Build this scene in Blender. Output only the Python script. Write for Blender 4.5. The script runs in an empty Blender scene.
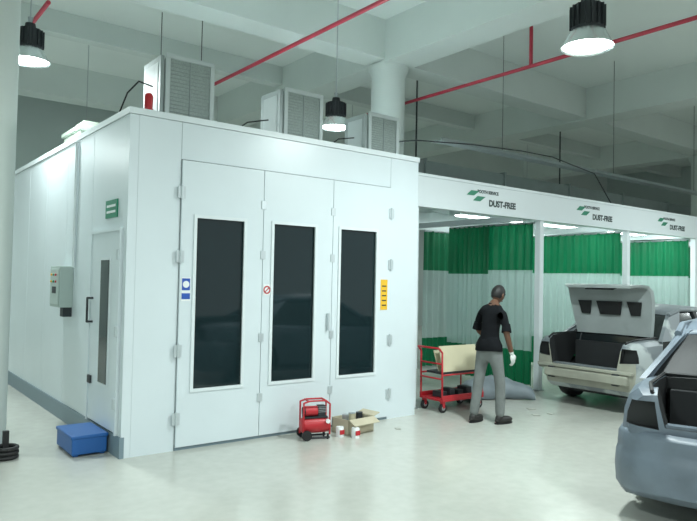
import bpy, bmesh, math, random
from mathutils import Vector, Matrix
random.seed(4)
SC=bpy.context.scene
CAMP=[-2.1693,-6.2904,0.9121,0.0292,0.0201,656.5]
def setcam(c):
    cx,cy,yaw,pit,rol,f=c
    F=Vector((math.cos(yaw)*math.cos(pit),math.sin(yaw)*math.cos(pit),math.sin(pit)))
    R0=Vector((math.sin(yaw),-math.cos(yaw),0)); U0=R0.cross(F)
    R=R0*math.cos(rol)+U0*math.sin(rol); U=U0*math.cos(rol)-R0*math.sin(rol)
    cam=bpy.data.cameras.new("camera"); co=bpy.data.objects.new("camera",cam); SC.collection.objects.link(co)
    co.matrix_world=Matrix(((R.x,U.x,-F.x,cx),(R.y,U.y,-F.y,cy),(R.z,U.z,-F.z,1.75),(0,0,0,1)))
    cam.sensor_width=36; cam.lens=f*36/697; cam.clip_start=0.05
    SC.camera=co
setcam(CAMP)
# ---------- materials ----------
MATS={}
def mat(name,col,rough=0.5,metal=0.0,noise=0.0,nscale=3.0,emit=None,estr=0,bump=0,spec=None,patch=None):
    if name in MATS: return MATS[name]
    m=bpy.data.materials.new(name); m.use_nodes=True
    nt=m.node_tree; b=nt.nodes["Principled BSDF"]
    b.inputs["Base Color"].default_value=(*col,1); b.inputs["Roughness"].default_value=rough; b.inputs["Metallic"].default_value=metal
    if spec is not None: b.inputs["Specular IOR Level"].default_value=spec
    if emit: 
        b.inputs["Emission Color"].default_value=(*emit,1); b.inputs["Emission Strength"].default_value=estr
    if noise or bump:
        tc=nt.nodes.new("ShaderNodeTexCoord"); n=nt.nodes.new("ShaderNodeTexNoise"); n.inputs["Scale"].default_value=nscale; n.inputs["Detail"].default_value=5
        nt.links.new(tc.outputs["Object"],n.inputs["Vector"])
        if noise:
            r=nt.nodes.new("ShaderNodeValToRGB")
            r.color_ramp.elements[0].position=0.3; r.color_ramp.elements[1].position=0.7
            r.color_ramp.elements[0].color=(*[max(0,c*(1-noise)) for c in col],1)
            r.color_ramp.elements[1].color=(*[min(1,c*(1+noise*0.5)) for c in col],1)
            if patch:
                r.color_ramp.elements[0].position=0.50; r.color_ramp.elements[1].position=0.56
                r.color_ramp.elements[1].color=(*patch,1)
            nt.links.new(n.outputs["Fac"],r.inputs["Fac"]); nt.links.new(r.outputs["Color"],b.inputs["Base Color"])
        if bump:
            bp=nt.nodes.new("ShaderNodeBump"); bp.inputs["Strength"].default_value=bump; bp.inputs["Distance"].default_value=0.02
            nt.links.new(n.outputs["Fac"],bp.inputs["Height"]); nt.links.new(bp.outputs["Normal"],b.inputs["Normal"])
    MATS[name]=m; return m
def curtain_mat(name,col,tr):
    m=bpy.data.materials.new(name); m.use_nodes=True; nt=m.node_tree; nt.nodes.remove(nt.nodes["Principled BSDF"])
    out=nt.nodes["Material Output"]
    d=nt.nodes.new("ShaderNodeBsdfPrincipled"); d.inputs["Base Color"].default_value=(*col,1); d.inputs["Roughness"].default_value=0.4
    t=nt.nodes.new("ShaderNodeBsdfTranslucent"); t.inputs["Color"].default_value=(*col,1)
    p=nt.nodes.new("ShaderNodeBsdfTransparent"); p.inputs["Color"].default_value=(.85,.95,.92,1)
    a=nt.nodes.new("ShaderNodeMixShader"); a.inputs[0].default_value=0.45
    b=nt.nodes.new("ShaderNodeMixShader"); b.inputs[0].default_value=tr
    nt.links.new(d.outputs[0],a.inputs[1]); nt.links.new(t.outputs[0],a.inputs[2])
    nt.links.new(a.outputs[0],b.inputs[1]); nt.links.new(p.outputs[0],b.inputs[2]); nt.links.new(b.outputs[0],out.inputs[0])
    MATS[name]=m; return m
WHITE=mat("booth_white",(.70,.77,.80),.32,noise=.03,nscale=1.5)
WHITE2=mat("header_white",(.74,.80,.82),.4)
GREYP=mat("plinth_grey",(.20,.27,.31),.5)
GAP=mat("seam_dark",(.10,.12,.13),.7)
GLASS=mat("dark_glass",(.010,.022,.025),.05,spec=.65)
HINGE=mat("hinge_metal",(.60,.66,.68),.35,.4)
CONC=mat("painted_concrete",(.67,.73,.70),.85,noise=.05,nscale=.7)
CEIL=mat("ceiling_paint",(.77,.83,.80),.9,noise=.04,nscale=.4)
WALLM=mat("wall_paint",(.46,.53,.51),.9,noise=.08,nscale=.5)
RED=mat("red_paint",(.50,.02,.03),.4)
REDP=mat("red_pipe",(.45,.03,.06),.45)
BLACK=mat("black_rubber",(.012,.012,.013),.6)
DARK=mat("dark_metal",(.035,.04,.045),.5,.3)
STEEL=mat("steel",(.45,.48,.5),.35,.8)
ALU=mat("aluminium",(.7,.74,.75),.25,.9)
BLUE=mat("blue_plastic",(.015,.11,.36),.45)
GREEN=mat("green_sign",(.01,.22,.12),.4)
YEL=mat("yellow_sign",(.85,.50,.03),.5)
SIGNW=mat("sign_white",(.85,.87,.87),.5)
SIGNB=mat("sign_blue",(.03,.10,.45),.4)
CARD=mat("cardboard",(.56,.50,.37),.8,noise=.1)
PAPER=mat("scrap_paper",(.42,.42,.38),.8,noise=.1)
CREAMB=mat("cream_board",(.60,.55,.38),.6,noise=.06)
CREAM=mat("cream_duct",(.36,.42,.35),.6)
LAMPE=mat("lamp_emit",(1,1,1),.5,emit=(.90,1,.97),estr=18)
TUBEE=mat("tube_emit",(1,1,1),.5,emit=(.87,1,.97),estr=9)
# ---------- mesh builder ----------
class MB:
    def __init__(s): s.v=[]; s.f=[]; s.fm=[]; s.mats=[]; s.M=Matrix.Identity(4)
    def mi(s,m):
        if m not in s.mats: s.mats.append(m)
        return s.mats.index(m)
    def add(s,vs,fs,m):
        o=len(s.v); s.v+= [tuple(s.M@Vector(p)) for p in vs]
        k=s.mi(m)
        for f in fs: s.f.append(tuple(i+o for i in f)); s.fm.append(k)
    def box(s,x0,x1,y0,y1,z0,z1,m):
        x0,x1=sorted((x0,x1)); y0,y1=sorted((y0,y1)); z0,z1=sorted((z0,z1))
        s.add([(x0,y0,z0),(x1,y0,z0),(x1,y1,z0),(x0,y1,z0),(x0,y0,z1),(x1,y0,z1),(x1,y1,z1),(x0,y1,z1)],
              [(0,3,2,1),(4,5,6,7),(0,1,5,4),(1,2,6,5),(2,3,7,6),(3,0,4,7)],m)
    def cyl(s,p0,p1,r0,r1,m,n=16,cap=True):
        p0=Vector(p0); p1=Vector(p1); d=(p1-p0).normalized()
        a=d.orthogonal().normalized(); b=d.cross(a)
        vs=[];
        for p,r in((p0,r0),(p1,r1)):
            for i in range(n):
                t=2*math.pi*i/n; vs.append(p+a*math.cos(t)*r+b*math.sin(t)*r)
        fs=[(i,(i+1)%n,n+(i+1)%n,n+i) for i in range(n)]
        if cap: fs+= [tuple(range(n-1,-1,-1)),tuple(range(n,2*n))]
        s.add(vs,fs,m)
    def tube(s,path,r,m,n=8):
        for a,b in zip(path[:-1],path[1:]): s.cyl(a,b,r,r,m,n)
        for p in path[1:-1]: s.ball(p,r*1.0,m,n,n//2)
    def ball(s,c,r,m,n=12,k=6,sc=(1,1,1),zmin=None):
        c=Vector(c); vs=[]; fs=[]
        for j in range(1,k):
            ph=math.pi*j/k
            for i in range(n):
                t=2*math.pi*i/n; vs.append(c+Vector((r*sc[0]*math.sin(ph)*math.cos(t),r*sc[1]*math.sin(ph)*math.sin(t),r*sc[2]*math.cos(ph))))
        top=len(vs); vs.append(c+Vector((0,0,r*sc[2]))); bot=len(vs); vs.append(c-Vector((0,0,r*sc[2])))
        if zmin is not None:
            for v in vs: v.z=max(v.z,zmin)
        for j in range(k-2):
            for i in range(n): fs.append((j*n+i,(j+1)*n+i,(j+1)*n+(i+1)%n,j*n+(i+1)%n))
        for i in range(n):
            fs.append((top,i,(i+1)%n)); fs.append((bot,(k-2)*n+(i+1)%n,(k-2)*n+i))
        s.add(vs,fs,m)
    def lathe(s,prof,c,m,n=24,axis='Z'):
        c=Vector(c); vs=[]; k=len(prof)
        for r,h in prof:
            for i in range(n):
                t=2*math.pi*i/n; a,b=r*math.cos(t),r*math.sin(t)
                vs.append(c+(Vector((a,b,h)) if axis=='Z' else Vector((a,h,b)) if axis=='Y' else Vector((h,a,b))))
        fs=[(j*n+i,j*n+(i+1)%n,(j+1)*n+(i+1)%n,(j+1)*n+i) for j in range(k-1) for i in range(n)]
        s.add(vs,fs,m)
    def prism(s,poly,off,m):
        off=Vector(off); n=len(poly); vs=[Vector(p) for p in poly]+[Vector(p)+off for p in poly]
        s.add(vs,[tuple(range(n-1,-1,-1)),tuple(range(n,2*n))]+[(i,(i+1)%n,n+(i+1)%n,n+i) for i in range(n)],m)
    def grid(s,rows,m,closed=False):
        k=len(rows[0]); vs=[p for r in rows for p in r]
        fs=[(j*k+i,j*k+(i+1)%k,(j+1)*k+(i+1)%k,(j+1)*k+i) for j in range(len(rows)-1) for i in range(k if closed else k-1)]
        s.add(vs,fs,m)
    def build(s,name,loc=(0,0,0),rz=0,bevel=0,seg=2,smooth=True,parent=None,solid=0,recalc=True):
        me=bpy.data.meshes.new(name); me.from_pydata(s.v,[],s.f)
        for m in s.mats: me.materials.append(m)
        me.polygons.foreach_set("material_index",s.fm); me.update()
        if recalc:
            bm=bmesh.new(); bm.from_mesh(me); bmesh.ops.recalc_face_normals(bm,faces=bm.faces); bm.to_mesh(me); bm.free()
        if smooth:
            me.shade_smooth(); me.set_sharp_from_angle(angle=math.radians(35 if smooth is True else smooth))
        o=bpy.data.objects.new(name,me); SC.collection.objects.link(o); o.location=loc; o.rotation_euler=(0,0,rz)
        if parent: o.parent=parent
        if solid:
            md=o.modifiers.new("s","SOLIDIFY"); md.thickness=solid
        if bevel:
            md=o.modifiers.new("b","BEVEL"); md.width=bevel; md.segments=seg; md.limit_method='ANGLE'
        return o
def empty(name,loc=(0,0,0),rz=0):
    o=bpy.data.objects.new(name,None); SC.collection.objects.link(o); o.location=loc; o.rotation_euler=(0,0,rz); return o
def text(name,s,loc,rot,size,m,parent=None,ext=.001,bold=0):
    c=bpy.data.curves.new(name,'FONT'); c.body=s; c.size=size; c.extrude=ext; c.align_x='CENTER'; c.align_y='CENTER'; c.offset=bold
    c.materials.append(m); o=bpy.data.objects.new(name,c); SC.collection.objects.link(o); o.location=loc; o.rotation_euler=rot
    if parent: o.parent=parent
    return o
# ---------- room ----------
XW,XE,YS,YN,ZC=-5.0,27.0,-13.0,12.5,7.0
fm=bpy.data.materials.new("epoxy_floor"); fm.use_nodes=True; nt=fm.node_tree; b=nt.nodes["Principled BSDF"]
tc=nt.nodes.new("ShaderNodeTexCoord"); n1=nt.nodes.new("ShaderNodeTexNoise"); n1.inputs["Scale"].default_value=.5; n1.inputs["Detail"].default_value=6
n2=nt.nodes.new("ShaderNodeTexNoise"); n2.inputs["Scale"].default_value=9; n2.inputs["Detail"].default_value=8
mx=nt.nodes.new("ShaderNodeMix"); mx.data_type='FLOAT'; mx.inputs[0].default_value=.35
rp=nt.nodes.new("ShaderNodeValToRGB"); rp.color_ramp.elements[0].position=.3; rp.color_ramp.elements[1].position=.65
rp.color_ramp.elements[0].color=(.47,.475,.43,1); rp.color_ramp.elements[1].color=(.58,.585,.535,1)
nt.links.new(tc.outputs["Object"],n1.inputs["Vector"]); nt.links.new(tc.outputs["Object"],n2.inputs["Vector"])
nt.links.new(n1.outputs["Fac"],mx.inputs[2]); nt.links.new(n2.outputs["Fac"],mx.inputs[3]); nt.links.new(mx.outputs[0],rp.inputs["Fac"])
nt.links.new(rp.outputs["Color"],b.inputs["Base Color"]); b.inputs["Roughness"].default_value=.2
def slab(name,x0,x1,y0,y1,z0,z1,m):
    q=MB(); q.box(x0,x1,y0,y1,z0,z1,m); return q.build(name,smooth=False)
slab("floor",XW-.2,XE+.2,YS-4,YN+.2,-.15,0,fm)
slab("ceiling",XW-.2,XE+.2,YS,YN+.2,ZC,ZC+.2,CEIL)
slab("wall_north",XW-.2,XE+.2,YN,YN+.2,0,ZC,WALLM)
slab("wall_east",XE,XE+.2,YS,YN,0,ZC,WALLM)
slab("wall_west",XW-.2,XW,YS,YN,0,ZC,WALLM)
BX=(-1.1,6.7,13.8,20.9); BY=(-3.5,3.95,11.4)
for x in BX: slab("ceiling_beam",x-.35,x+.35,YS,YN,6.15,ZC-.001,CONC)
for y in BY: slab("ceiling_beam",XW,XE,y-.3,y+.3,6.2,ZC-.001,CONC)
slab("ceiling_beam",XW,XE,7.55,7.85,6.55,ZC-.001,CONC)
for x,y in ((6.71,3.95),(-1.16,1.0),(6.7,11.4),(20.9,3.95)):
    q=MB(); q.lathe([(0,0),(.35,0),(.35,5.95),(.42,6.1),(.42,6.15),(0,6.15)],(0,0,0),CONC,40); q.build("column",loc=(x,y,0))
def rpipe(name,paths,r=.033):
    q=MB()
    for p in paths: q.tube(p,r,REDP,10)
    return q.build(name)
rpipe("sprinkler_pipe",[[(3.62,-6,5.6),(3.62,11,5.6)],[(3.62,-1,5.6),(3.62,-1,6.99)]])
rpipe("sprinkler_pipe",[[(7.4,-6,5.6),(7.4,7.5,5.6)],[(7.4,.9,5.6),(7.4,.9,6.99)]])
rpipe("sprinkler_pipe",[[(-.1,3.0,5.35),(-.1,12,5.35)],[(-.1,9,5.35),(-.1,9,6.99)]],.03)
# ---------- highbay lamps ----------
def highbay(x,y,z,P=140):
    q=MB()
    top=ZC-.003
    for bx in BX:
        if abs(x-bx)<.36: top=6.147
    for by in BY:
        if abs(y-by)<.31: top=min(top,6.197)
    q.lathe([(.0,.42),(.06,.42),(.07,.36),(.14,.34),(.15,.12),(.13,.10)],(0,0,0),DARK,24)
    for i in range(16):
        t=math.pi*2*i/16; c,s_=math.cos(t),math.sin(t)
        q.prism([(c*.12,s_*.12,.12),(c*.17,s_*.17,.12),(c*.17,s_*.17,.33),(c*.12,s_*.12,.33)],(-s_*.01,c*.01,0),DARK)
    q.lathe([(.12,.12),(.17,.08),(.23,-.04),(.25,-.07),(.245,-.07),(.225,-.04),(.16,.07),(.11,.1)],(0,0,0),ALU,32)
    q.lathe([(0,-.055),(.225,-.055),(.225,-.04),(0,-.04)],(0,0,0),LAMPE,32)
    q.cyl((0,0,.42),(0,0,top-z),.008,.008,STEEL,8)
    q.lathe([(.0,.5),(.035,.5),(.02,.42)],(0,0,0),STEEL,12)
    o=q.build("highbay_lamp",loc=(x,y,z))
    l=bpy.data.lights.new("lamp_glow","AREA"); l.shape='DISK'; l.size=.42; l.energy=P*.98; l.color=(.88,.99,.98)
    lo=bpy.data.objects.new("lamp_glow",l); SC.collection.objects.link(lo); lo.parent=o; lo.location=(0,0,-.08)
for x,y,z,P in ((3.50,-2.69,4.12,170),(4.12,2.25,4.28,120),(-.36,2.75,4.5,130),(-3,-4.5,4.3,200),(1.2,-8,4.3,210),(7.5,-8,4.3,200),(10.2,-3.0,4.3,155),(17,-4.3,4.3,130),(17.5,8.6,4.3,70),(9.7,9,5.0,80),(2,8.6,4.3,140),(-3,8.6,4.6,150)):  # first three are known fittings; others unseen, added to light hall and northwest wall
    highbay(x,y,z,P)
# ---------- spray booth ----------
W,D,H=3.84,7.0,3.37
q=MB()
q.box(.02,W-.02,.02,D-.02,0,H-.02,GAP)
def fr(x0,x1,z0,z1,m=WHITE,y=0.0,t=.03): q.box(x0,x1,y,y+t,z0,z1,m)
q.box(0,.09,0,.09,.0,H-.055,WHITE)
fr(.092,.53,0,H-.055); fr(3.36,W,0,H-.055)
fr(.535,3.355,2.94,H-.055)
fr(.535,3.355,0,.03,GREYP)
q.box(-.012,W+.012,-.012,.05,H-.05,H+.012,WHITE2)
q.box(-.012,.05,.05,D,H-.05,H+.012,WHITE2)
q.box(W-.05,W+.012,.05,D,H-.05,H+.012,WHITE2)
q.box(.05,W-.05,.05,D,H-.03,H,WHITE2)
leaves=[(.54,1.488,.70,1.262),(1.496,2.438,1.62,2.19),(2.446,3.352,2.55,3.12)]
for x0,x1,a,bb in leaves:
    z0,z1,za,zb=.035,2.93,.60,2.36; y0,y1=-.022,.018
    q.box(x0,a,y0,y1,z0,z1,WHITE); q.box(bb,x1,y0,y1,z0,z1,WHITE)
    q.box(a,bb,y0,y1,z0,za,WHITE); q.box(a,bb,y0,y1,zb,z1,WHITE)
    q.box(a,bb,y0+.022,y1,za,zb,GLASS)
    w=.025
    for (X0,X1,Z0,Z1) in ((a-w,a+.008,za-w,zb+w),(bb-.008,bb+w,za-w,zb+w),(a+.008,bb-.008,za-w,za+.008),(a+.008,bb-.008,zb-.008,zb+w)):
        q.box(X0,X1,y0-.012,y0+.004,Z0,Z1,WHITE2)
for x in (.535,3.357):
    for z in (.32,1.0,1.95,2.6):
        q.box(x-.04,x+.04,-.032,-.02,z-.06,z+.06,HINGE); q.cyl((x,-.034,z-.07),(x,-.034,z+.07),.012,.012,HINGE,8)
for x in (1.492,2.442):
    for z in (.45,1.1,2.0,2.55):
        q.box(x-.03,x+.03,-.032,-.02,z-.045,z+.045,HINGE)
q.box(2.37,2.39,-.06,-.02,1.15,1.35,HINGE)
zb=.20
q.box(-.015,.03,-.004,D,0,zb,GREYP)
ys=[.092,1.12,2.14,3.16,4.18,5.2,6.2,D]
for i in range(len(ys)-1):
    a,bb=ys[i],ys[i+1]-.008
    if i==0:
        q.box(0,.03,.092,bb,2.20,H-.055,WHITE); q.box(0,.03,1.03,bb,zb,2.2,WHITE)
    else: q.box(0,.03,a,bb,zb,H-.055,WHITE)
q.box(-.02,.02,.135,1.015,.22,2.185,WHITE)
for (Y0,Y1,Z0,Z1) in ((.10,.135,.2,2.22),(1.015,1.05,.2,2.22),(.135,1.015,2.185,2.22)):
    q.box(-.03,.01,Y0,Y1,Z0,Z1,WHITE)
q.box(-.028,-.015,.38,.68,.62,1.93,WHITE2); q.box(-.034,-.02,.405,.655,.65,1.90,GLASS)
q.tube([(-.02,.93,1.25),(-.08,.93,1.25),(-.08,.93,1.5),(-.02,.93,1.5)],.012,DARK)
for z in (.5,1.2,1.95): q.box(-.045,-.02,.11,.16,z-.05,z+.05,HINGE)
q.box(-.04,0,.9,1.0,.6,.68,DARK)
q.box(W-.03,W,.03,D,0,H-.055,WHITE); q.box(0,W,D-.03,D,0,H-.055,WHITE)
q.tube([(-.02,1.72,1.83),(-.02,1.72,3.3)],.018,WHITE2)
booth=q.build("spray_booth",smooth=False)
q=MB(); q.box(-.15,-.001,1.78,2.2,1.36,1.84,mat("ctrl_grey",(.42,.50,.47),.5)); q.box(-.16,-.15,1.81,2.17,1.39,1.81,mat("ctrl_door",(.50,.58,.55),.5))
for i,z in enumerate((1.74,1.66)):
    for j in range(3): q.cyl((-.16,1.9+j*.1,z),(-.175,1.9+j*.1,z),.014,.014,(RED,GREEN,YEL)[j],10)
q.box(-.165,-.159,1.9,2.07,1.52,1.6,DARK)
q.box(-.1,-.001,1.8,1.93,1.25,1.36,DARK)
q.build("control_box",bevel=.004)
q=MB(); q.box(-.015,-.001,.27,.62,2.33,2.51,GREEN)
for z in (2.45,2.39): q.box(-.017,-.014,.31,.58,z-.012,z+.012,SIGNW)
q.build("exit_sign",smooth=False)
def yoff(o): o.location.y=-.001; return o
q=MB(); q.box(.555,.655,-.026,-.022,1.5,1.74,SIGNW); q.box(.562,.648,-.028,-.026,1.61,1.73,SIGNB); q.lathe([(0,0),(.035,0)],(.605,-.029,1.67),SIGNW,20,'Y'); q.box(.56,.65,-.028,-.026,1.52,1.58,SIGNB)
yoff(q.build("safety_sign",smooth=False))
q=MB(); q.box(1.505,1.60,-.026,-.022,1.56,1.68,SIGNW); q.lathe([(.03,0),(.045,0)],(1.552,-.028,1.62),RED,24,'Y'); q.prism([(1.522,-.028,1.60),(1.527,-.028,1.59),(1.582,-.028,1.64),(1.577,-.028,1.65)],(0,.001,0),RED)
yoff(q.build("no_smoking_sign",smooth=False))
q=MB(); q.box(3.20,3.31,-.026,-.022,1.38,1.76,YEL)
for i in range(5): q.box(3.22,3.29,-.028,-.026,1.43+i*.06,1.445+i*.06,DARK)
yoff(q.build("warning_sign",smooth=False))
# ---------- fan / filter boxes on roof ----------
MESHG=mat("filter_mesh",(.36,.42,.40),.7,noise=.2,nscale=60)
BOXG=mat("galvanised",(.34,.39,.39),.45,.2,noise=.08,nscale=4)
FRAMEG=mat("fan_frame",(.55,.61,.61),.5)
def fanbox(x,w=.56,d=.42,h=.64,y=.3):
    q=MB()
    q.box(0,w,.0,d,0,h,BOXG)
    t=.03
    q.box(-t,w+t,-.03,.0,h-.02,h+t,FRAMEG); q.box(-t,w+t,-.03,0,-.0,.03,FRAMEG)
    q.box(-t,.02,-.03,0,.03,h-.02,FRAMEG); q.box(w-.02,w+t,-.03,0,.03,h-.02,FRAMEG)
    q.box(.02,w-.02,-.012,0,.03,h-.02,MESHG)
    for i in range(1,16):
        z=.03+i*(h-.05)/16; q.box(.02,w-.02,-.018,-.01,z-.003,z+.003,BOXG)
    q.box(w/2-.006,w/2+.006,-.022,-.01,.03,h-.02,BOXG)
    q.box(-.04,0,.02,d-.02,.06,h-.03,FRAMEG); q.box(-.08,-.04,-.01,d+.02,.03,h,BOXG)
    q.box(-.085,-.08,.05,d-.05,.09,h-.06,FRAMEG)
    q.cyl((w,d*.5,h*.5),(w+.06,d*.5,h*.5),.14,.14,BOXG,20)
    q.build("ventilation_fan_unit",loc=(x,y,H+.013),bevel=.003,seg=1)
fanbox(.50,.50,.45,.69,.35); fanbox(1.94,.50,.42,.60); fanbox(3.23,.47,.4,.53)
q=MB(); q.lathe([(0,0),(.05,0),(.05,.03),(.04,.04),(.045,.16),(.03,.19),(0,.19)],(0,0,0),RED,16); q.build("alarm_beacon",loc=(.22,.12,H+.013))
q=MB(); q.box(0,.5,0,.8,0,.36,CREAM); q.box(-.03,.53,-.03,.83,.34,.40,CREAM); q.box(.1,.4,.2,.6,.40,.52,CREAM); q.build("roof_duct",loc=(.35,3.0,H+.013),bevel=.01)
q=MB()
q.tube([(.06,.55,H+.03),(.1,.4,H+.25),(.2,.36,H+.38),(.38,.45,H+.38)],.008,BLACK,6)
q.tube([(1.35,.62,H+.03),(1.55,.5,H+.2),(1.80,.45,H+.26)],.008,BLACK,6)
q.tube([(2.7,.62,H+.03),(2.88,.5,H+.2),(3.10,.45,H+.24)],.008,BLACK,6)
q.build("electric_cable")
# ---------- prep station ----------
PX=[4.1,6.95,9.65,12.4,15.1]; PY0,PY1=.30,3.35
q=MB()
for x in PX:
    q.box(x-.05,x+.05,PY0+.0,PY0+.10,0,2.79,WHITE2); q.box(x-.08,x+.08,PY0-.02,PY0+.13,0,.015,STEEL)
    q.box(x-.05,x+.05,PY1-.1,PY1,0,2.79,WHITE2)
    q.box(x-.03,x+.03,PY0+.1,PY1-.1,2.80,2.9,WHITE2)
q.box(3.9,PX[-1]+.1,PY0-.02,PY0+.10,2.79,3.24,WHITE2)
q.box(3.9,PX[-1]+.1,PY0-.035,PY0+.10,3.21,3.25,WHITE2)
q.box(3.9,PX[-1]+.1,PY0-.03,PY0+.10,2.785,2.81,WHITE2)
q.box(3.9,PX[-1]+.1,PY1-.1,PY1,2.79,3.24,WHITE2)
q.box(3.9,PX[-1]+.1,PY0+.1,PY1-.1,3.16,3.20,WHITE2)
q.box(3.92,3.96,PY0+.1,PY1,0,2.79,GREYP)
for i in range(len(PX)-1):
    a,bb=PX[i]+.3,PX[i+1]-.3
    for y in (.85,2.4):
        q.box(a,bb,y,y+.28,3.06,3.16,WHITE2)
        for dy in (.07,.2): q.cyl((a+.1,y+dy,3.05),(bb-.1,y+dy,3.05),.018,.018,TUBEE if i>0 else WHITE2,8)
prep=q.build("prep_station",smooth=False)
for i in range(len(PX)-1):
    for k,y in enumerate((1.0,2.54)):
        l=bpy.data.lights.new("tube_glow","AREA"); l.shape='RECTANGLE'; l.size=2.0; l.size_y=.2; l.energy=((5,1),(18,12),(42,42),(34,34))[i][k]; l.color=(.87,1,.97)
        lo=bpy.data.objects.new("tube_glow",l); SC.collection.objects.link(lo); lo.parent=prep; lo.location=((PX[i]+PX[i+1])/2,y,3.0)
INK=mat("ink",(.03,.05,.05),.5)
for k,x in enumerate((5.55,8.35,11.15,13.9)):
    text("header_text","BOOTH SERVICE",(x+.02,PY0-.022,3.11),(math.pi/2,0,0),.065,INK,prep,bold=.003)
    text("header_text","DUST-FREE",(x+.36,PY0-.022,2.95),(math.pi/2,0,0),.13,INK,prep,bold=.006)
    q=MB(); y=PY0-.024
    for dx,dz in ((-.34,0.075),(-.20,.0)):
        q.prism([(x+dx-.12,y,3.0+dz-.035),(x+dx+.04,y,3.0+dz-.035),(x+dx+.16,y,3.0+dz+.04),(x+dx-.02,y,3.0+dz+.04)],(0,.003,0),GREEN)
    q.build("header_logo",smooth=False,parent=prep)
CG=curtain_mat("curtain_green",(.006,.17,.07),.0)
CW=curtain_mat("curtain_clear",(.46,.58,.56),.25)
def curtain(p0,p1,z0=.06,z1=2.76,amp=.035,wl=.17,zmid=1.97):
    p0=Vector((*p0,0)); p1=Vector((*p1,0)); L=(p1-p0).length; d=(p1-p0)/L; nn=Vector((-d.y,d.x,0))
    N=int(L/.02); zs=[z0,.3,.62,.625,1.1,1.6,zmid,zmid+.005,2.4,z1]
    q=MB(); rows=[]
    ph=random.random()*6
    for z in zs:
        k=1-.35*(z/2.8)
        rows.append([p0+d*(L*i/N)+nn*(amp*k*(math.sin(2*math.pi*(L*i/N)/wl+ph+.6*math.sin(i*.07))+.4*math.sin(2*math.pi*L*i/N/.43+1)))+Vector((0,0,z)) for i in range(N+1)])
    for j in range(len(rows)-1):
        q.grid([rows[j],rows[j+1]],CG if (zs[j+1]<=.62 or zs[j]>=zmid) else CW)
    q.cyl(p0+Vector((0,0,z1)),p1+Vector((0,0,z1)),.02,.02,STEEL,8)
    return q.build("curtain",recalc=False)
curtain((6.95,PY0+.15),(6.95,1.45)); curtain((6.90,1.35),(6.93,2.35),amp=.05,wl=.12,zmid=1.9)
for x in PX[2:]:
    curtain((x,PY0+.15),(x,PY1-.2))
curtain((7.05,PY1-.2),(PX[-1],PY1-.2),amp=.03)
q=MB(); q.box(6.2,26,1.9,2.1,4.25,4.28,BOXG); q.box(6.2,26,1.88,1.9,4.25,4.31,BOXG)
for x in range(8,26,4): q.cyl((x,2.0,4.28),(x,2.0,6.99),.006,.006,DARK,6)
q.build("cable_tray",smooth=False)
q=MB(); q.box(8,26,5.2,5.8,4.2,4.7,BOXG)
for x in range(9,26,3): q.box(x,x+.05,5.15,5.85,4.15,4.75,BOXG)
for x in (9,15,24): q.box(x,x+.03,5.5,5.53,4.7,6.99,DARK)
q.build("air_duct",smooth=False)
q=MB(); q.tube([(4.1,1.2,3.8),(5,1.25,3.98),(6.2,1.2,4.08),(7.4,1.1,4.12),(8.2,1.0,4.1),(9.6,1.0,3.95),(10.4,1,3.25)],.011,DARK,8)
q.build("air_hose")
q=MB(); q.box(-.03,.03,-.6,.6,0,.06,WHITE2); q.cyl((0,-.58,-.02),(0,.58,-.02),.018,.018,WHITE2,8); q.cyl((0,-.4,.06),(0,-.4,1.2),.008,.008,DARK,6); q.cyl((0,.4,.06),(0,.4,1.2),.008,.008,DARK,6)
q.build("ceiling_tube_light",loc=(3.0,5.9,5.75),rz=.9)
# ---------- cars ----------
PRIM=mat("primer_grey",(.145,.18,.22),.45,noise=.3,nscale=2.6)
SILV=mat("primer_silver",(.22,.25,.27),.45,noise=.2,nscale=1.7,patch=(.42,.46,.46))
LIDM=mat("lid_silver",(.38,.42,.42),.45,noise=.15,nscale=3)
BEIGE=mat("beige_paint",(.36,.36,.30),.45,noise=.2,nscale=3)
CARBLK=mat("car_black",(.010,.011,.012),.6)
CARGL=mat("car_glass",(.015,.02,.022),.08,spec=.6)
RIM=mat("rim",(.35,.37,.38),.35,.8)
def wheel(q,x,y,out):
    R=.315; s=1 if out>0 else -1
    q.lathe([(.2,-.09),(.27,-.1),(R-.01,-.085),(R,-.05),(R,.05),(R-.01,.085),(.27,.1),(.2,.09)],(x,y,R),BLACK,36,'Y')
    q.lathe([(.2,-.09*s),(.205,.08*s),(.19,.085*s),(.185,.04*s),(0,.03*s)],(x,y,R),RIM,30,'Y')
    q.lathe([(.05,.03*s),(.05,.075*s),(0,.08*s)],(x,y,R),RIM,16,'Y')
    for i in range(10):
        t=2*math.pi*i/10; c,sn=math.cos(t),math.sin(t)
        q.prism([(x+c*.04-sn*.018,y+.07*s,R+sn*.04+c*.018),(x+c*.04+sn*.018,y+.07*s,R+sn*.04-c*.018),(x+c*.19+sn*.014,y+.075*s,R+sn*.19-c*.014),(x+c*.19-sn*.014,y+.075*s,R+sn*.19+c*.014)],(0,-.03*s,0),RIM)
def bar(q,p0,p1,r,m): q.cyl(p0,p1,r,r,m,8)
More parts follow.
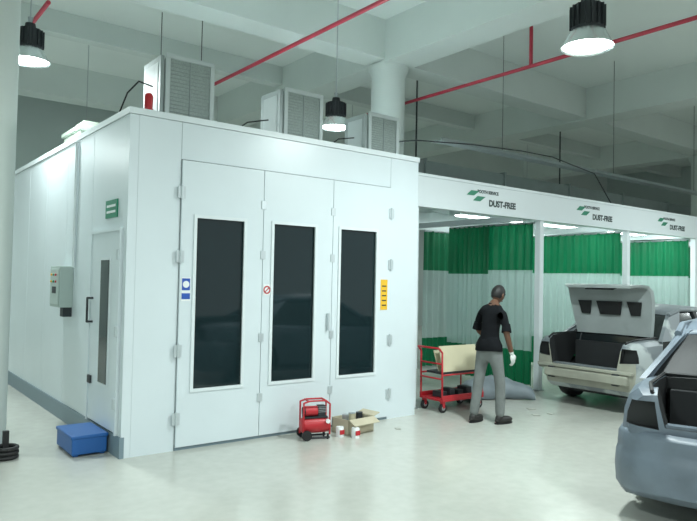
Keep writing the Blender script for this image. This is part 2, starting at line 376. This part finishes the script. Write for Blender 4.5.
def car(name,loc,rz,body,lower,lid,bumper,cabin_m,side_low):
    st=[(0,.70,.40,.88),(.03,.76,.33,.95),(.12,.82,.26,.99),(.45,.855,.21,1.01),(1.0,.87,.19,1.0),(1.6,.875,.18,.975),(2.3,.875,.18,.955),(3.0,.87,.18,.94),(3.5,.86,.2,.89),(3.9,.83,.23,.82),(4.1,.77,.28,.74),(4.2,.68,.34,.66)]
    def prof(w,zb,zt): 
        return [(0,zb),(w*.85,zb),(w*.965,zb+.06),(w*.995,zb+.2),(w,.62 if zt>.8 else (zb+zt)/2),(w*.98,zt-.17),(w*.94,zt-.07),(w*.86,zt-.015),(w*.6,zt+.01),(w*.3,zt+.02),(0,zt+.023)]
    rings=[]
    for x,w,zb,zt in st:
        h=prof(w,zb,zt); rings.append([(x,y,z) for y,z in h]+[(x,-y,z) for y,z in h[-2:0:-1]])
    k=len(rings[0])
    b=MB(); b.grid(rings,body,closed=True)
    b.add(rings[0],[tuple(range(k))],body); b.add(rings[-1],[tuple(range(k-1,-1,-1))],body)
    b.mi(lower); b.mi(CARBLK)
    me=bpy.data.meshes.new("bt"); me.from_pydata(b.v,[],b.f)
    for m in b.mats: me.materials.append(m)
    bm=bmesh.new(); bm.from_mesh(me); bmesh.ops.remove_doubles(bm,verts=bm.verts,dist=1e-4)
    bmesh.ops.recalc_face_normals(bm,faces=bm.faces)
    bm.to_mesh(me); bm.free()
    bo=bpy.data.objects.new("bt",me); SC.collection.objects.link(bo)
    cuts=[]
    def cutter(fn):
        c=MB(); fn(c); o=c.build("cut",smooth=False); cuts.append(o)
        md=bo.modifiers.new("x","BOOLEAN"); md.operation='DIFFERENCE'; md.object=o; md.solver='EXACT'
        try: md.material_mode='TRANSFER'
        except Exception: pass
    for x in (.92,3.42):
        for s in (1,-1):
            cutter(lambda c: c.cyl((x,s*.58,.34),(x,s*1.1,.34),.375,.375,CARBLK,32))
    if lid: cutter(lambda c: c.box(-.2,.75,.60,1.1,.1,.52,CARBLK))
    cutter(lambda c: c.box(.14,.80,-.62,.62,.36,1.3,CARBLK))
    lipz=.60 if lid else .72
    cutter(lambda c: c.prism([(-.2,-.50,lipz),(-.2,.50,lipz),(-.2,.62,1.2),(-.2,-.62,1.2)],(.45,0,0),CARBLK))
    for s in (1,-1):
        cutter(lambda c: c.prism([(-.2,s*.54,.70),(-.2,s*.80,.72),(-.2,s*.80,.89),(-.2,s*.57,.90)],(.27,0,0),CARBLK))
    dg=bpy.context.evaluated_depsgraph_get(); em=bpy.data.meshes.new_from_object(bo.evaluated_get(dg)); 
    for c in cuts: bpy.data.objects.remove(c,do_unlink=True)
    bpy.data.objects.remove(bo,do_unlink=True)
    names=[m.name if m else "" for m in em.materials]
    if lower.name in names:
        li=names.index(lower.name); bi=names.index(body.name)
        for p in em.polygons:
            c=p.center
            if p.material_index==bi and (c.x<.06 and c.z<.7): p.material_index=li
    root=empty(name,loc,rz)
    em.shade_smooth(); em.set_sharp_from_angle(angle=math.radians(30))
    eo=bpy.data.objects.new("body_shell",em); SC.collection.objects.link(eo); eo.parent=root
    q=MB()
    gs=[(.78,.99),(1.0,1.15),(1.3,1.34),(1.55,1.41),(1.9,1.44),(2.3,1.42),(2.6,1.27),(3.1,.96)]
    rows=[]
    for x,zt in gs:
        f=(zt-.95)/.49; wt=.77-.2*max(0,f)
        h=[(0,.90),(.76,.90),(.775,.97),(wt+.01,max(.975,zt-.04)),(wt-.07,zt),(wt*.5,zt+.012),(0,zt+.016)]
        rows.append([(x,y,z) for y,z in h]+[(x,-y,z) for y,z in h[-2:0:-1]])
    q.grid(rows,cabin_m,closed=True); n=len(rows[0])
    q.add(rows[0],[tuple(range(n))],cabin_m); q.add(rows[-1],[tuple(range(n))],cabin_m)
    q.build("cabin_glass_dark_fill",parent=root)  # primer car has no glass: black block paints in its shaded open cabin
    q=MB()
    rr=[]
    for x,z in ((1.27,1.335),(1.4,1.385),(1.6,1.43),(1.9,1.455),(2.2,1.44),(2.38,1.40)):
        rr.append([(x,-.585,z-.045),(x,-.54,z-.005),(x,-.35,z+.012),(x,0,z+.02),(x,.35,z+.012),(x,.54,z-.005),(x,.585,z-.045)])
    q.grid(rr,body)
    ro=q.build("roof_skin",parent=root,solid=.02)
    q=MB()
    for s in (1,-1):
        q.prism([(.62,s*.80,.985),(1.12,s*.80,.985),(1.5,s*.615,1.40),(1.22,s*.60,1.33)],(0,-s*.05,0),body)
        q.prism([(.74,s*.79,.99),(.9,s*.74,.99),(1.34,s*.55,1.37),(1.26,s*.59,1.33)],(0,-s*.05,0),body)
        bar(q,(1.2,s*.6,1.33),(1.5,s*.605,1.40),.03,body); bar(q,(1.5,s*.605,1.40),(2.35,s*.60,1.395),.028,body)
        bar(q,(2.35,s*.60,1.395),(3.08,s*.80,.96),.03,body)
        q.prism([(1.88,s*.80,.96),(2.0,s*.80,.96),(1.98,s*.605,1.41),(1.9,s*.605,1.41)],(0,-s*.05,0),CARBLK)
        for x in (1.15,1.95,2.95): q.box(x,x+.008,s*.872,s*.88,.35,.9,CARBLK)
        q.box(1.3,2.95,s*.868,s*.885,.24,.30,CARBLK)
        for x in (1.35,2.1): q.box(x,x+.16,s*.86,s*.895,.80,.83,body)
        q.prism([(2.85,s*.84,.98),(2.95,s*.84,.98),(2.95,s*.84,1.1),(2.85,s*.84,1.12)],(0,s*.16,0),CARBLK)
        q.tube([(.05,s*.50,lipz+.01),(.06,s*.60,.97),(.2,s*.635,1.01),(.80,s*.64,1.02)],.014,CARBLK,6)
    q.tube([(.80,-.64,1.02),(.80,.64,1.02)],.014,CARBLK,6)
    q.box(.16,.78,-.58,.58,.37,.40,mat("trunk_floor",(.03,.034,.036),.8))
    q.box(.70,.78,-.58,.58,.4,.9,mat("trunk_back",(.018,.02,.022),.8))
    q.box(.02,.10,-.50,.50,lipz-.005,lipz+.02,body)
    q.build("cabin_frame",parent=root)
    q=MB()
    for x in (.92,3.42):
        for y in (.76,-.76): wheel(q,x,y,y)
    q.box(.3,3.9,-.5,.5,.2,.26,CARBLK)
    for x in (.92,3.42): q.cyl((x,-.7,.31),(x,.7,.31),.035,.035,DARK,10)
    q.build("wheels",parent=root)
    if bumper:
        q=MB(); path=[(.55,.875),(.35,.885),(.15,.87),(.02,.80),(-.07,.66),(-.11,.4),(-.125,0),(-.11,-.4),(-.07,-.66),(.02,-.80),(.15,-.87),(.35,-.885),(.55,-.875)]
        zz=[(.20,.06),(.26,.0),(.40,-.015),(.50,.0),(.535,.02),(.56,.02),(.64,.03),(.68,.07)]
        rows=[]
        for z,ins in zz:
            rows.append([(x+ins*(1 if abs(y)<.8 else .3),y*(1-ins*.6),z) for x,y in path])
        q.grid(rows,bumper); q.build("rear_bumper",parent=root,solid=.02)
    else:
        q=MB(); q.box(-.06,.03,-.68,.60,.42,.54,lower); q.box(-.03,.03,-.74,.74,.55,.60,lower)
        for s in (1,-1): q.box(-.05,.1,s*.45,s*.55,.40,.56,DARK)
        q.build("crash_beam",parent=root,bevel=.012)
    if lid:
        q=MB(); a=math.radians(lid)
        hx,hz=.78,1.03
        q.M=Matrix.Translation((hx,0,hz))@Matrix.Rotation(a,4,'Y')
        def row(x,z,w): return [(x,y*w,z+.02*(1-abs(y))) for y in (-1,-.95,-.6,-.2,.2,.6,.95,1)]
        rows=[row(0,0,.60),row(-.25,.01,.64),row(-.50,.01,.67),row(-.66,-.01,.67),row(-.74,-.06,.65),row(-.78,-.16,.6),row(-.79,-.30,.52)]
        q.grid(rows,LIDM)
        inn=[[(x,y*.96,z-.03 if i<4 else z) for x,y,z in r] for i,r in enumerate(rows)]
        inn=[[ (x+(.035 if i>=4 else 0),y,z) for x,y,z in r] for i,r in enumerate(inn)]
        q.grid(inn,LIDM)
        for i in range(len(rows)-1):
            for e in (0,-1):
                q.add([rows[i][e],rows[i+1][e],inn[i+1][e],inn[i][e]],[(0,1,2,3)],LIDM)
        q.add([rows[-1][0],rows[-1][-1],inn[-1][-1],inn[-1][0]],[(0,1,2,3)],LIDM)
        for y0,y1 in ((-.5,-.28),(-.2,.2),(.28,.5)):
            q.prism([(-.50,y0,-.028),(-.50,y1,-.028),(-.30,y1-.04,-.028),(-.30,y0+.04,-.028)],(0,0,-.012),CARBLK)
        q.box(-.735,-.72,-.22,.22,-.26,-.12,CARBLK)
        q.M=Matrix.Identity(4)
        for s in (1,-1):
            q.tube([(hx,s*.52,hz),(hx-.06,s*.52,hz-.15),(hx-.02,s*.52,hz-.35)],.012,DARK)
        q.build("trunk_lid",parent=root)
    return root
car("sedan_car",(6.10,-1.02,0),0,SILV,BEIGE,78,None,CARGL,True)
car("sedan_car",(2.74,-4.40,0),math.radians(17),PRIM,PRIM,None,PRIM,CARBLK,False)
# ---------- props ----------
q=MB(); q.box(0,.33,0,.55,.02,.2,BLUE); q.box(-.01,.34,-.01,.56,.17,.205,BLUE)
for a in (.02,.27):
    for bb in (.02,.49): q.box(a,a+.05,bb,bb+.05,0,.03,BLUE)
q.build("plastic_step",loc=(-.37,.27,0),bevel=.01)
q=MB()
q.lathe([(0,-.17),(.06,-.165),(.085,-.14),(.09,0),(.085,.14),(.06,.165),(0,.17)],(0,0,.15),RED,20,'X')
q.box(-.13,.13,-.06,.06,.23,.245,DARK)
q.cyl((-.12,0,.30),(.02,0,.30),.055,.055,RED,16); q.cyl((-.14,0,.30),(-.12,0,.30),.05,.05,DARK,16)
q.box(.03,.11,-.04,.04,.245,.36,DARK)
for i in range(4): q.box(.025,.115,-.05,.05,.29+i*.018,.296+i*.018,STEEL)
q.tube([(-.15,-.07,.05),(-.15,-.07,.40),(-.08,-.07,.42),(.1,-.07,.42),(.15,-.07,.38),(.15,-.07,.05)],.01,RED)
q.tube([(-.15,.07,.05),(-.15,.07,.40),(-.08,.07,.42),(.1,.07,.42),(.15,.07,.38),(.15,.07,.05)],.01,RED)
for x in (-.1,.1): q.tube([(x,-.07,.42),(x,.07,.42)],.01,RED)
for s in (-1,1): q.cyl((-.12,s*.09,.055),(-.12,s*.12,.055),.055,.055,BLACK,16); q.cyl((.13,s*.07,0),(.13,s*.07,.06),.012,.015,BLACK,8)
q.tube([(-.15,-.07,.02),(.15,-.07,.02)],.012,DARK); q.tube([(-.15,.07,.02),(.15,.07,.02)],.012,DARK)
q.cyl((.12,-.09,.2),(.12,-.11,.2),.025,.025,SIGNW,12)
q.build("air_compressor",loc=(2.02,-.33,.0),rz=-.3)
q=MB(); w,d,h=.2,.14,.17
q.box(-w,w,-d,-d+.01,0,h,CARD); q.box(-w,w,d-.01,d,0,h,CARD); q.box(-w,-w+.01,-d,d,0,h,CARD); q.box(w-.01,w,-d,d,0,h,CARD); q.box(-w,w,-d,d,0,.01,CARD)
q.prism([(-w,-d,h),(w,-d,h),(w,-d-.1,h-.05),(-w,-d-.1,h-.05)],(0,0,.006),CARD); q.prism([(w,-d,h),(w,d,h),(w+.1,d,h+.03),(w+.1,-d,h+.03)],(0,0,.006),CARD)
for i,x in enumerate((-.12,-.02,.1)): q.cyl((x,0,.01),(x,0,.21),.04,.04,(STEEL,CREAMB,DARK)[i],14)
q.cyl((-.02,0,.21),(-.02,0,.215),.043,.043,STEEL,14)
q.build("cardboard_box",loc=(2.58,-.30,0),rz=.1)
for (x,y) in ((2.30,-.42),(2.42,-.55)):
    q=MB(); q.lathe([(0,0),(.045,0),(.045,.10),(.04,.11),(0,.11)],(0,0,0),SIGNW,16); q.box(-.03,.03,-.048,-.04,.03,.08,RED); q.build("paint_tin",loc=(x,y,0))
# trolley
q=MB(); L,Wd=.80,.45
for x in (.05,L-.05):
    for y in (.05,Wd-.05):
        q.cyl((x,y-.02,.06),(x,y+.02,.06),.06,.06,BLACK,16); q.cyl((x,y-.025,.06),(x,y+.025,.06),.03,.03,STEEL,12); q.box(x-.02,x+.02,y-.03,y+.03,.06,.15,RED)
q.box(0,L,0,Wd,.15,.18,RED); q.box(0,L,0,.02,.18,.23,RED); q.box(0,L,Wd-.02,Wd,.18,.23,RED)
for y in (.02,Wd-.02): q.tube([(0.01,y,.17),(-.0,y,.80),(-.06,y,.86)],.014,RED)
for z in (.45,.65): q.tube([(0,.02,z),(0,Wd-.02,z)],.012,RED)
q.tube([(-.06,.02,.86),(-.06,Wd-.02,.86)],.014,RED)
for y in (.02,Wd-.02): q.tube([(L-.01,y,.17),(L-.01,y,.50)],.012,RED); q.tube([(0,y,.5),(L-.01,y,.5)],.012,RED)
q.box(.06,L+.0,.08,.38,.50,.53,DARK)
q.prism([(.08,.08,.53),(L,.08,.53),(L+.01,.18,.87),(.10,.18,.87)],(0,.02,.0),CREAMB)
q.prism([(.12,.2,.53),(L-.05,.2,.53),(L-.05,.3,.8),(.12,.3,.8)],(0,.02,.0),CREAMB)
for i in range(4): q.box(.1+i*.16,.2+i*.16,.12,.3,.18,.26+.03*(i%2),DARK)
q.build("tool_trolley",loc=(4.20,-.16,0),rz=-.02,bevel=.003,seg=1)
q=MB()
rows=[]
for i in range(15):
    t=-1+2*i/14; x=t*.55; yy=-.28*abs(t)**3
    hh=.30*(1-.45*abs(t)**2.5); r=[]
    for j in range(9):
        a=math.pi*j/8; r.append((x,yy+.20*math.cos(a)*(1+.15*math.sin(i*1.3)),hh*math.sin(a)**.7*(1+.06*math.sin(i*2.1+j))))
    rows.append(r)
q.grid(rows,mat("cover_grey",(.22,.26,.29),.5,noise=.2)); q.build("bumper_cover",loc=(5.70,.36,.012),rz=-.3,solid=.012)
q=MB()
for (x,y,r,s) in ((5.2,-.9,.3,.06),(5.45,-.95,1.0,.05),(5.5,-.6,.2,.07),(3.1,-.5,.4,.04)):
    c,sn=math.cos(r)*s,math.sin(r)*s
    q.prism([(x-c,y-sn,.003),(x+sn,y-c,.003),(x+c,y+sn,.006),(x-sn,y+c,.004)],(0,0,.003),PAPER)
q.build("floor_litter",smooth=False)
q=MB()
for k in range(3):
    pts=[(.10*math.cos(t*math.pi/8),.10*math.sin(t*math.pi/8),.022+k*.04) for t in range(17)]
    q.tube(pts,.02,BLACK,8)
q.box(-.025,.025,-.025,.025,0,.26,BLACK); q.build("coiled_hose",loc=(-.88,.60,0))
# ---------- person ----------
SKIN=mat("skin",(.13,.06,.035),.55); HAIR=mat("hair",(.008,.007,.007),.6); SHIRT=mat("black_shirt",(.009,.010,.012),.95,noise=.2,nscale=9,bump=.5,spec=.15)
TROU=mat("grey_trousers",(.19,.205,.20),.9,noise=.15,nscale=6,bump=1.0,spec=.2); GLOVE=mat("white_glove",(.72,.74,.72),.8); SHOE=mat("black_shoe",(.02,.018,.017),.5)
def skinned(name,verts,edges,sub=2,smooth=0):
    me=bpy.data.meshes.new(name); me.from_pydata([v[0] for v in verts],edges,[])
    o=bpy.data.objects.new(name,me); SC.collection.objects.link(o)
    o.modifiers.new("k","SKIN")
    for i,v in enumerate(verts):
        sv=me.skin_vertices[0].data[i]; r=v[1]; sv.radius=r if isinstance(r,tuple) else (r,r); sv.use_root=(i==0)
    if smooth:
        ms=o.modifiers.new("sm","SUBSURF"); ms.levels=1; ms.render_levels=1
        mm=o.modifiers.new("smo","SMOOTH"); mm.factor=.5; mm.iterations=smooth
    md=o.modifiers.new("u","SUBSURF"); md.levels=sub; md.render_levels=sub
    dg=bpy.context.evaluated_depsgraph_get(); em=bpy.data.meshes.new_from_object(o.evaluated_get(dg)); bpy.data.objects.remove(o,do_unlink=True)
    return em
def person(loc,rz):
    V=[((-.02,0,.95),(.14,.165)),((-.015,0,1.07),(.135,.16)),((.0,0,1.19),(.135,.175)),((.02,0,1.30),(.14,.185)),((.035,0,1.395),(.115,.15)),((.065,0,1.485),(.066,.066)),((.10,0,1.56),(.062,.062)),
       ((-.03,.10,.84),(.118,.112)),((-.07,.12,.5),(.092,.088)),((-.14,.13,.13),(.085,.082)),((-.145,.132,.07),(.075,.072)),
       ((-.01,-.10,.84),(.118,.112)),((.06,-.115,.5),(.092,.088)),((.055,-.12,.13),(.085,.082)),((.05,-.122,.07),(.075,.072)),
       ((.035,.155,1.385),(.075,.08)),((.03,.215,1.28),(.068,.068)),((.04,.245,1.14),(.05,.05)),((.22,.20,1.02),(.04,.04)),((.27,.19,.995),(.032,.038)),
       ((.025,-.155,1.385),(.075,.08)),((.01,-.215,1.28),(.068,.068)),((-.01,-.25,1.13),(.052,.052)),((.08,-.26,.90),(.040,.040)),((.10,-.262,.845),(.030,.040))]
    E=[(0,1),(1,2),(2,3),(3,4),(4,5),(5,6),(0,7),(7,8),(8,9),(9,10),(0,11),(11,12),(12,13),(13,14),(4,15),(15,16),(16,17),(17,18),(18,19),(4,20),(20,21),(21,22),(22,23),(23,24)]
    em=skinned("p",V,E,1,4)
    q=MB(); q.mats=[SHIRT,TROU,SKIN,GLOVE,SHOE]
    q.add([v.co for v in em.vertices],[],SHIRT)
    for p in em.polygons:
        c=p.center
        armr=c.y<-.185+.0 and c.z<1.2; arml=c.y>.165 and c.z<1.2 and c.z>.96
        if c.z>1.47: k=2
        elif armr and c.z<1.17 and c.y<-.195 and c.z>.80: k=3 if c.z<.90 else 2
        elif arml and (c.x>.09 or c.z<1.14) and c.y>.18: k=3 if c.x>.2 else 2
        elif c.z<.95: k=1
        else: k=0
        q.f.append(tuple(p.vertices)); q.fm.append(k)
    for fx,fy,ang in ((-.085,.138,.12),(.115,-.13,-.15)):
        q.M=Matrix.Translation((fx,fy,0))@Matrix.Rotation(ang,4,'Z')
        q.ball((0,0,.045),1,SHOE,20,12,(.145,.05,.05),zmin=.012)
        q.ball((-.07,0,.06),1,SHOE,16,10,(.062,.045,.06),zmin=.012)
        q.prism([(.145*math.cos(t*math.pi/10),.05*math.sin(t*math.pi/10),0) for t in range(20)],(0,0,.016),BLACK)
        q.M=Matrix.Identity(4)
    def fingers(wc,d,side,cur):
        d=Vector(d).normalized(); s=Vector(side).normalized(); n=Vector(cur).normalized(); wc=Vector(wc)
        for k,(o_,ln) in enumerate(((-.027,.066),(-.009,.075),(.009,.072),(.027,.056))):
            b0=wc+s*o_-d*.02; p1=b0+d*(.05); p2=p1+d*ln*.45+n*.006; p3=p2+d*ln*.35+n*.016; p4=p3+d*ln*.2+n*.02
            fm_=skinned("f",[(tuple(b0),.011),(tuple(p1),.0105),(tuple(p2),.010),(tuple(p3),.009),(tuple(p4),.0075)],[(0,1),(1,2),(2,3),(3,4)],1)
            q.add([v.co for v in fm_.vertices],[tuple(p.vertices) for p in fm_.polygons],GLOVE)
        b0=wc-d*.03-s*.02; p1=b0-s*.03+d*.02; p2=p1-s*.008+d*.03+n*.008; p3=p2+d*.024+n*.01
        fm_=skinned("f",[(tuple(b0),.012),(tuple(p1),.011),(tuple(p2),.010),(tuple(p3),.008)],[(0,1),(1,2),(2,3)],1)
        q.add([v.co for v in fm_.vertices],[tuple(p.vertices) for p in fm_.polygons],GLOVE)
        q.ball(wc+d*(-.005),1,GLOVE,14,8,tuple(.017+abs(s[i])*.022+abs(d[i])*.03 for i in range(3)))
    fingers((.107,-.262,.825),(.25,0,-1),(-1,0,-.25),(0,1,0))
    fingers((.29,.187,.985),(1,-.1,-.3),(0,1,0),(0,0,-1))
    hc=Vector((.145,0,1.60)); T=Matrix.Translation(hc)@Matrix.Rotation(math.radians(22),4,'Y')
    n,kk=28,20; vs=[];fs=[]
    for j in range(kk+1):
        ph=math.pi*j/kk
        for i in range(n):
            t=2*math.pi*i/n; x=math.sin(ph)*math.cos(t); y=math.sin(ph)*math.sin(t); z=math.cos(ph)
            X=.097*x; Y=.077*y; Z=.118*z
            if z<-.1: 
                f=1+.35*(z+.1); Y*=f
                if x<0: X*=1+.5*(z+.1)
                else: X*=1+.12*(z+.1)
            if x>.8 and abs(y)<.3:
                if -.35<z<.1: X+= .022*max(0,(1-abs(y)/.22))*(1-abs(z+.18)/.25 if abs(z+.18)<.25 else 0)
                if .02<z<.2: X-= .004
            if x>.6 and abs(abs(y)-.38)<.14 and .0<z<.2: X-=.008
            if x>.75 and -.62<z<-.5 and abs(y)<.3: X+=.006
            vs.append(Vector((X,Y,Z)))
    for j in range(kk):
        for i in range(n): fs.append((j*n+i,(j+1)*n+i,(j+1)*n+(i+1)%n,j*n+(i+1)%n))
    q.M=T; q.add(vs,fs,SKIN)
    hv=[];hf=[]; n2=28
    for j in range(13):
        for i in range(n2):
            t=2*math.pi*i/n2; lim=math.pi*(.36 if math.cos(t)>.45 else (.55 if math.cos(t)>-.1 else .68)); ph=lim*j/12
            g=1.07+.02*math.sin(i*3+j*2)
            if j==12: g=1.0
            hv.append(Vector((.097*g*math.sin(ph)*math.cos(t),.077*g*math.sin(ph)*math.sin(t)*(1 if ph<1.7 else .93),.118*g*math.cos(ph))))
    for j in range(12):
        for i in range(n2): hf.append((j*n2+i,(j+1)*n2+i,(j+1)*n2+(i+1)%n2,j*n2+(i+1)%n2))
    q.add(hv,hf,HAIR)
    for s in (1,-1):
        q.ball((-.005,s*.079,-.012),.03,SKIN,12,8,(.55,.25,1.0))
        q.ball((.083,s*.03,.012),.011,SIGNW,10,6); q.ball((.092,s*.03,.012),.005,HAIR,8,4)
        q.box(.082,.094,s*.016,s*.045,.03,.036,HAIR)
    q.box(.086,.096,-.022,.022,-.062,-.056,mat("lips",(.16,.05,.04),.5))
    q.M=Matrix.Identity(4)
    q.lathe([(.05,-.03),(.078,-.025),(.068,.02),(.062,.03),(.055,.02)],(.062,0,1.465),SHIRT,24)
    def ring(c,rx,ry,h,m,top):
        vs=[];N=28
        for z,g in ((.01,.9),(0,1.0),(0.01,1.03),(h*.5,.98),(h,top)):
            for i in range(N):
                t=2*math.pi*i/N; w=1+.025*math.sin(3*t+1)+.015*math.sin(7*t)
                vs.append((c[0]+rx*g*w*math.cos(t),c[1]+ry*g*w*math.sin(t),c[2]+z+.006*math.sin(2*t)))
        q.add(vs,[(j*N+i,j*N+(i+1)%N,(j+1)*N+(i+1)%N,(j+1)*N+i) for j in range(4) for i in range(N)],m)
    ring((-.02,0,.90),.142,.178,.17,SHIRT,.72)
    for a,b_ in (((.018,-.222,1.24),(-.006,-.247,1.145)),((.03,.222,1.24),(.036,.243,1.15))):
        q.cyl(a,b_,.05,.062,SHIRT,20)
    return q.build("worker_man",loc=loc,rz=rz,smooth=60)
person((4.31,-.86,0),math.radians(2))
# ---------- world ----------
w=bpy.data.worlds.new("world"); SC.world=w; w.use_nodes=True
w.node_tree.nodes["Background"].inputs[0].default_value=(.84,.93,.94,1); w.node_tree.nodes["Background"].inputs[1].default_value=.5
SC.view_settings.view_transform='Standard'; SC.view_settings.look='None'
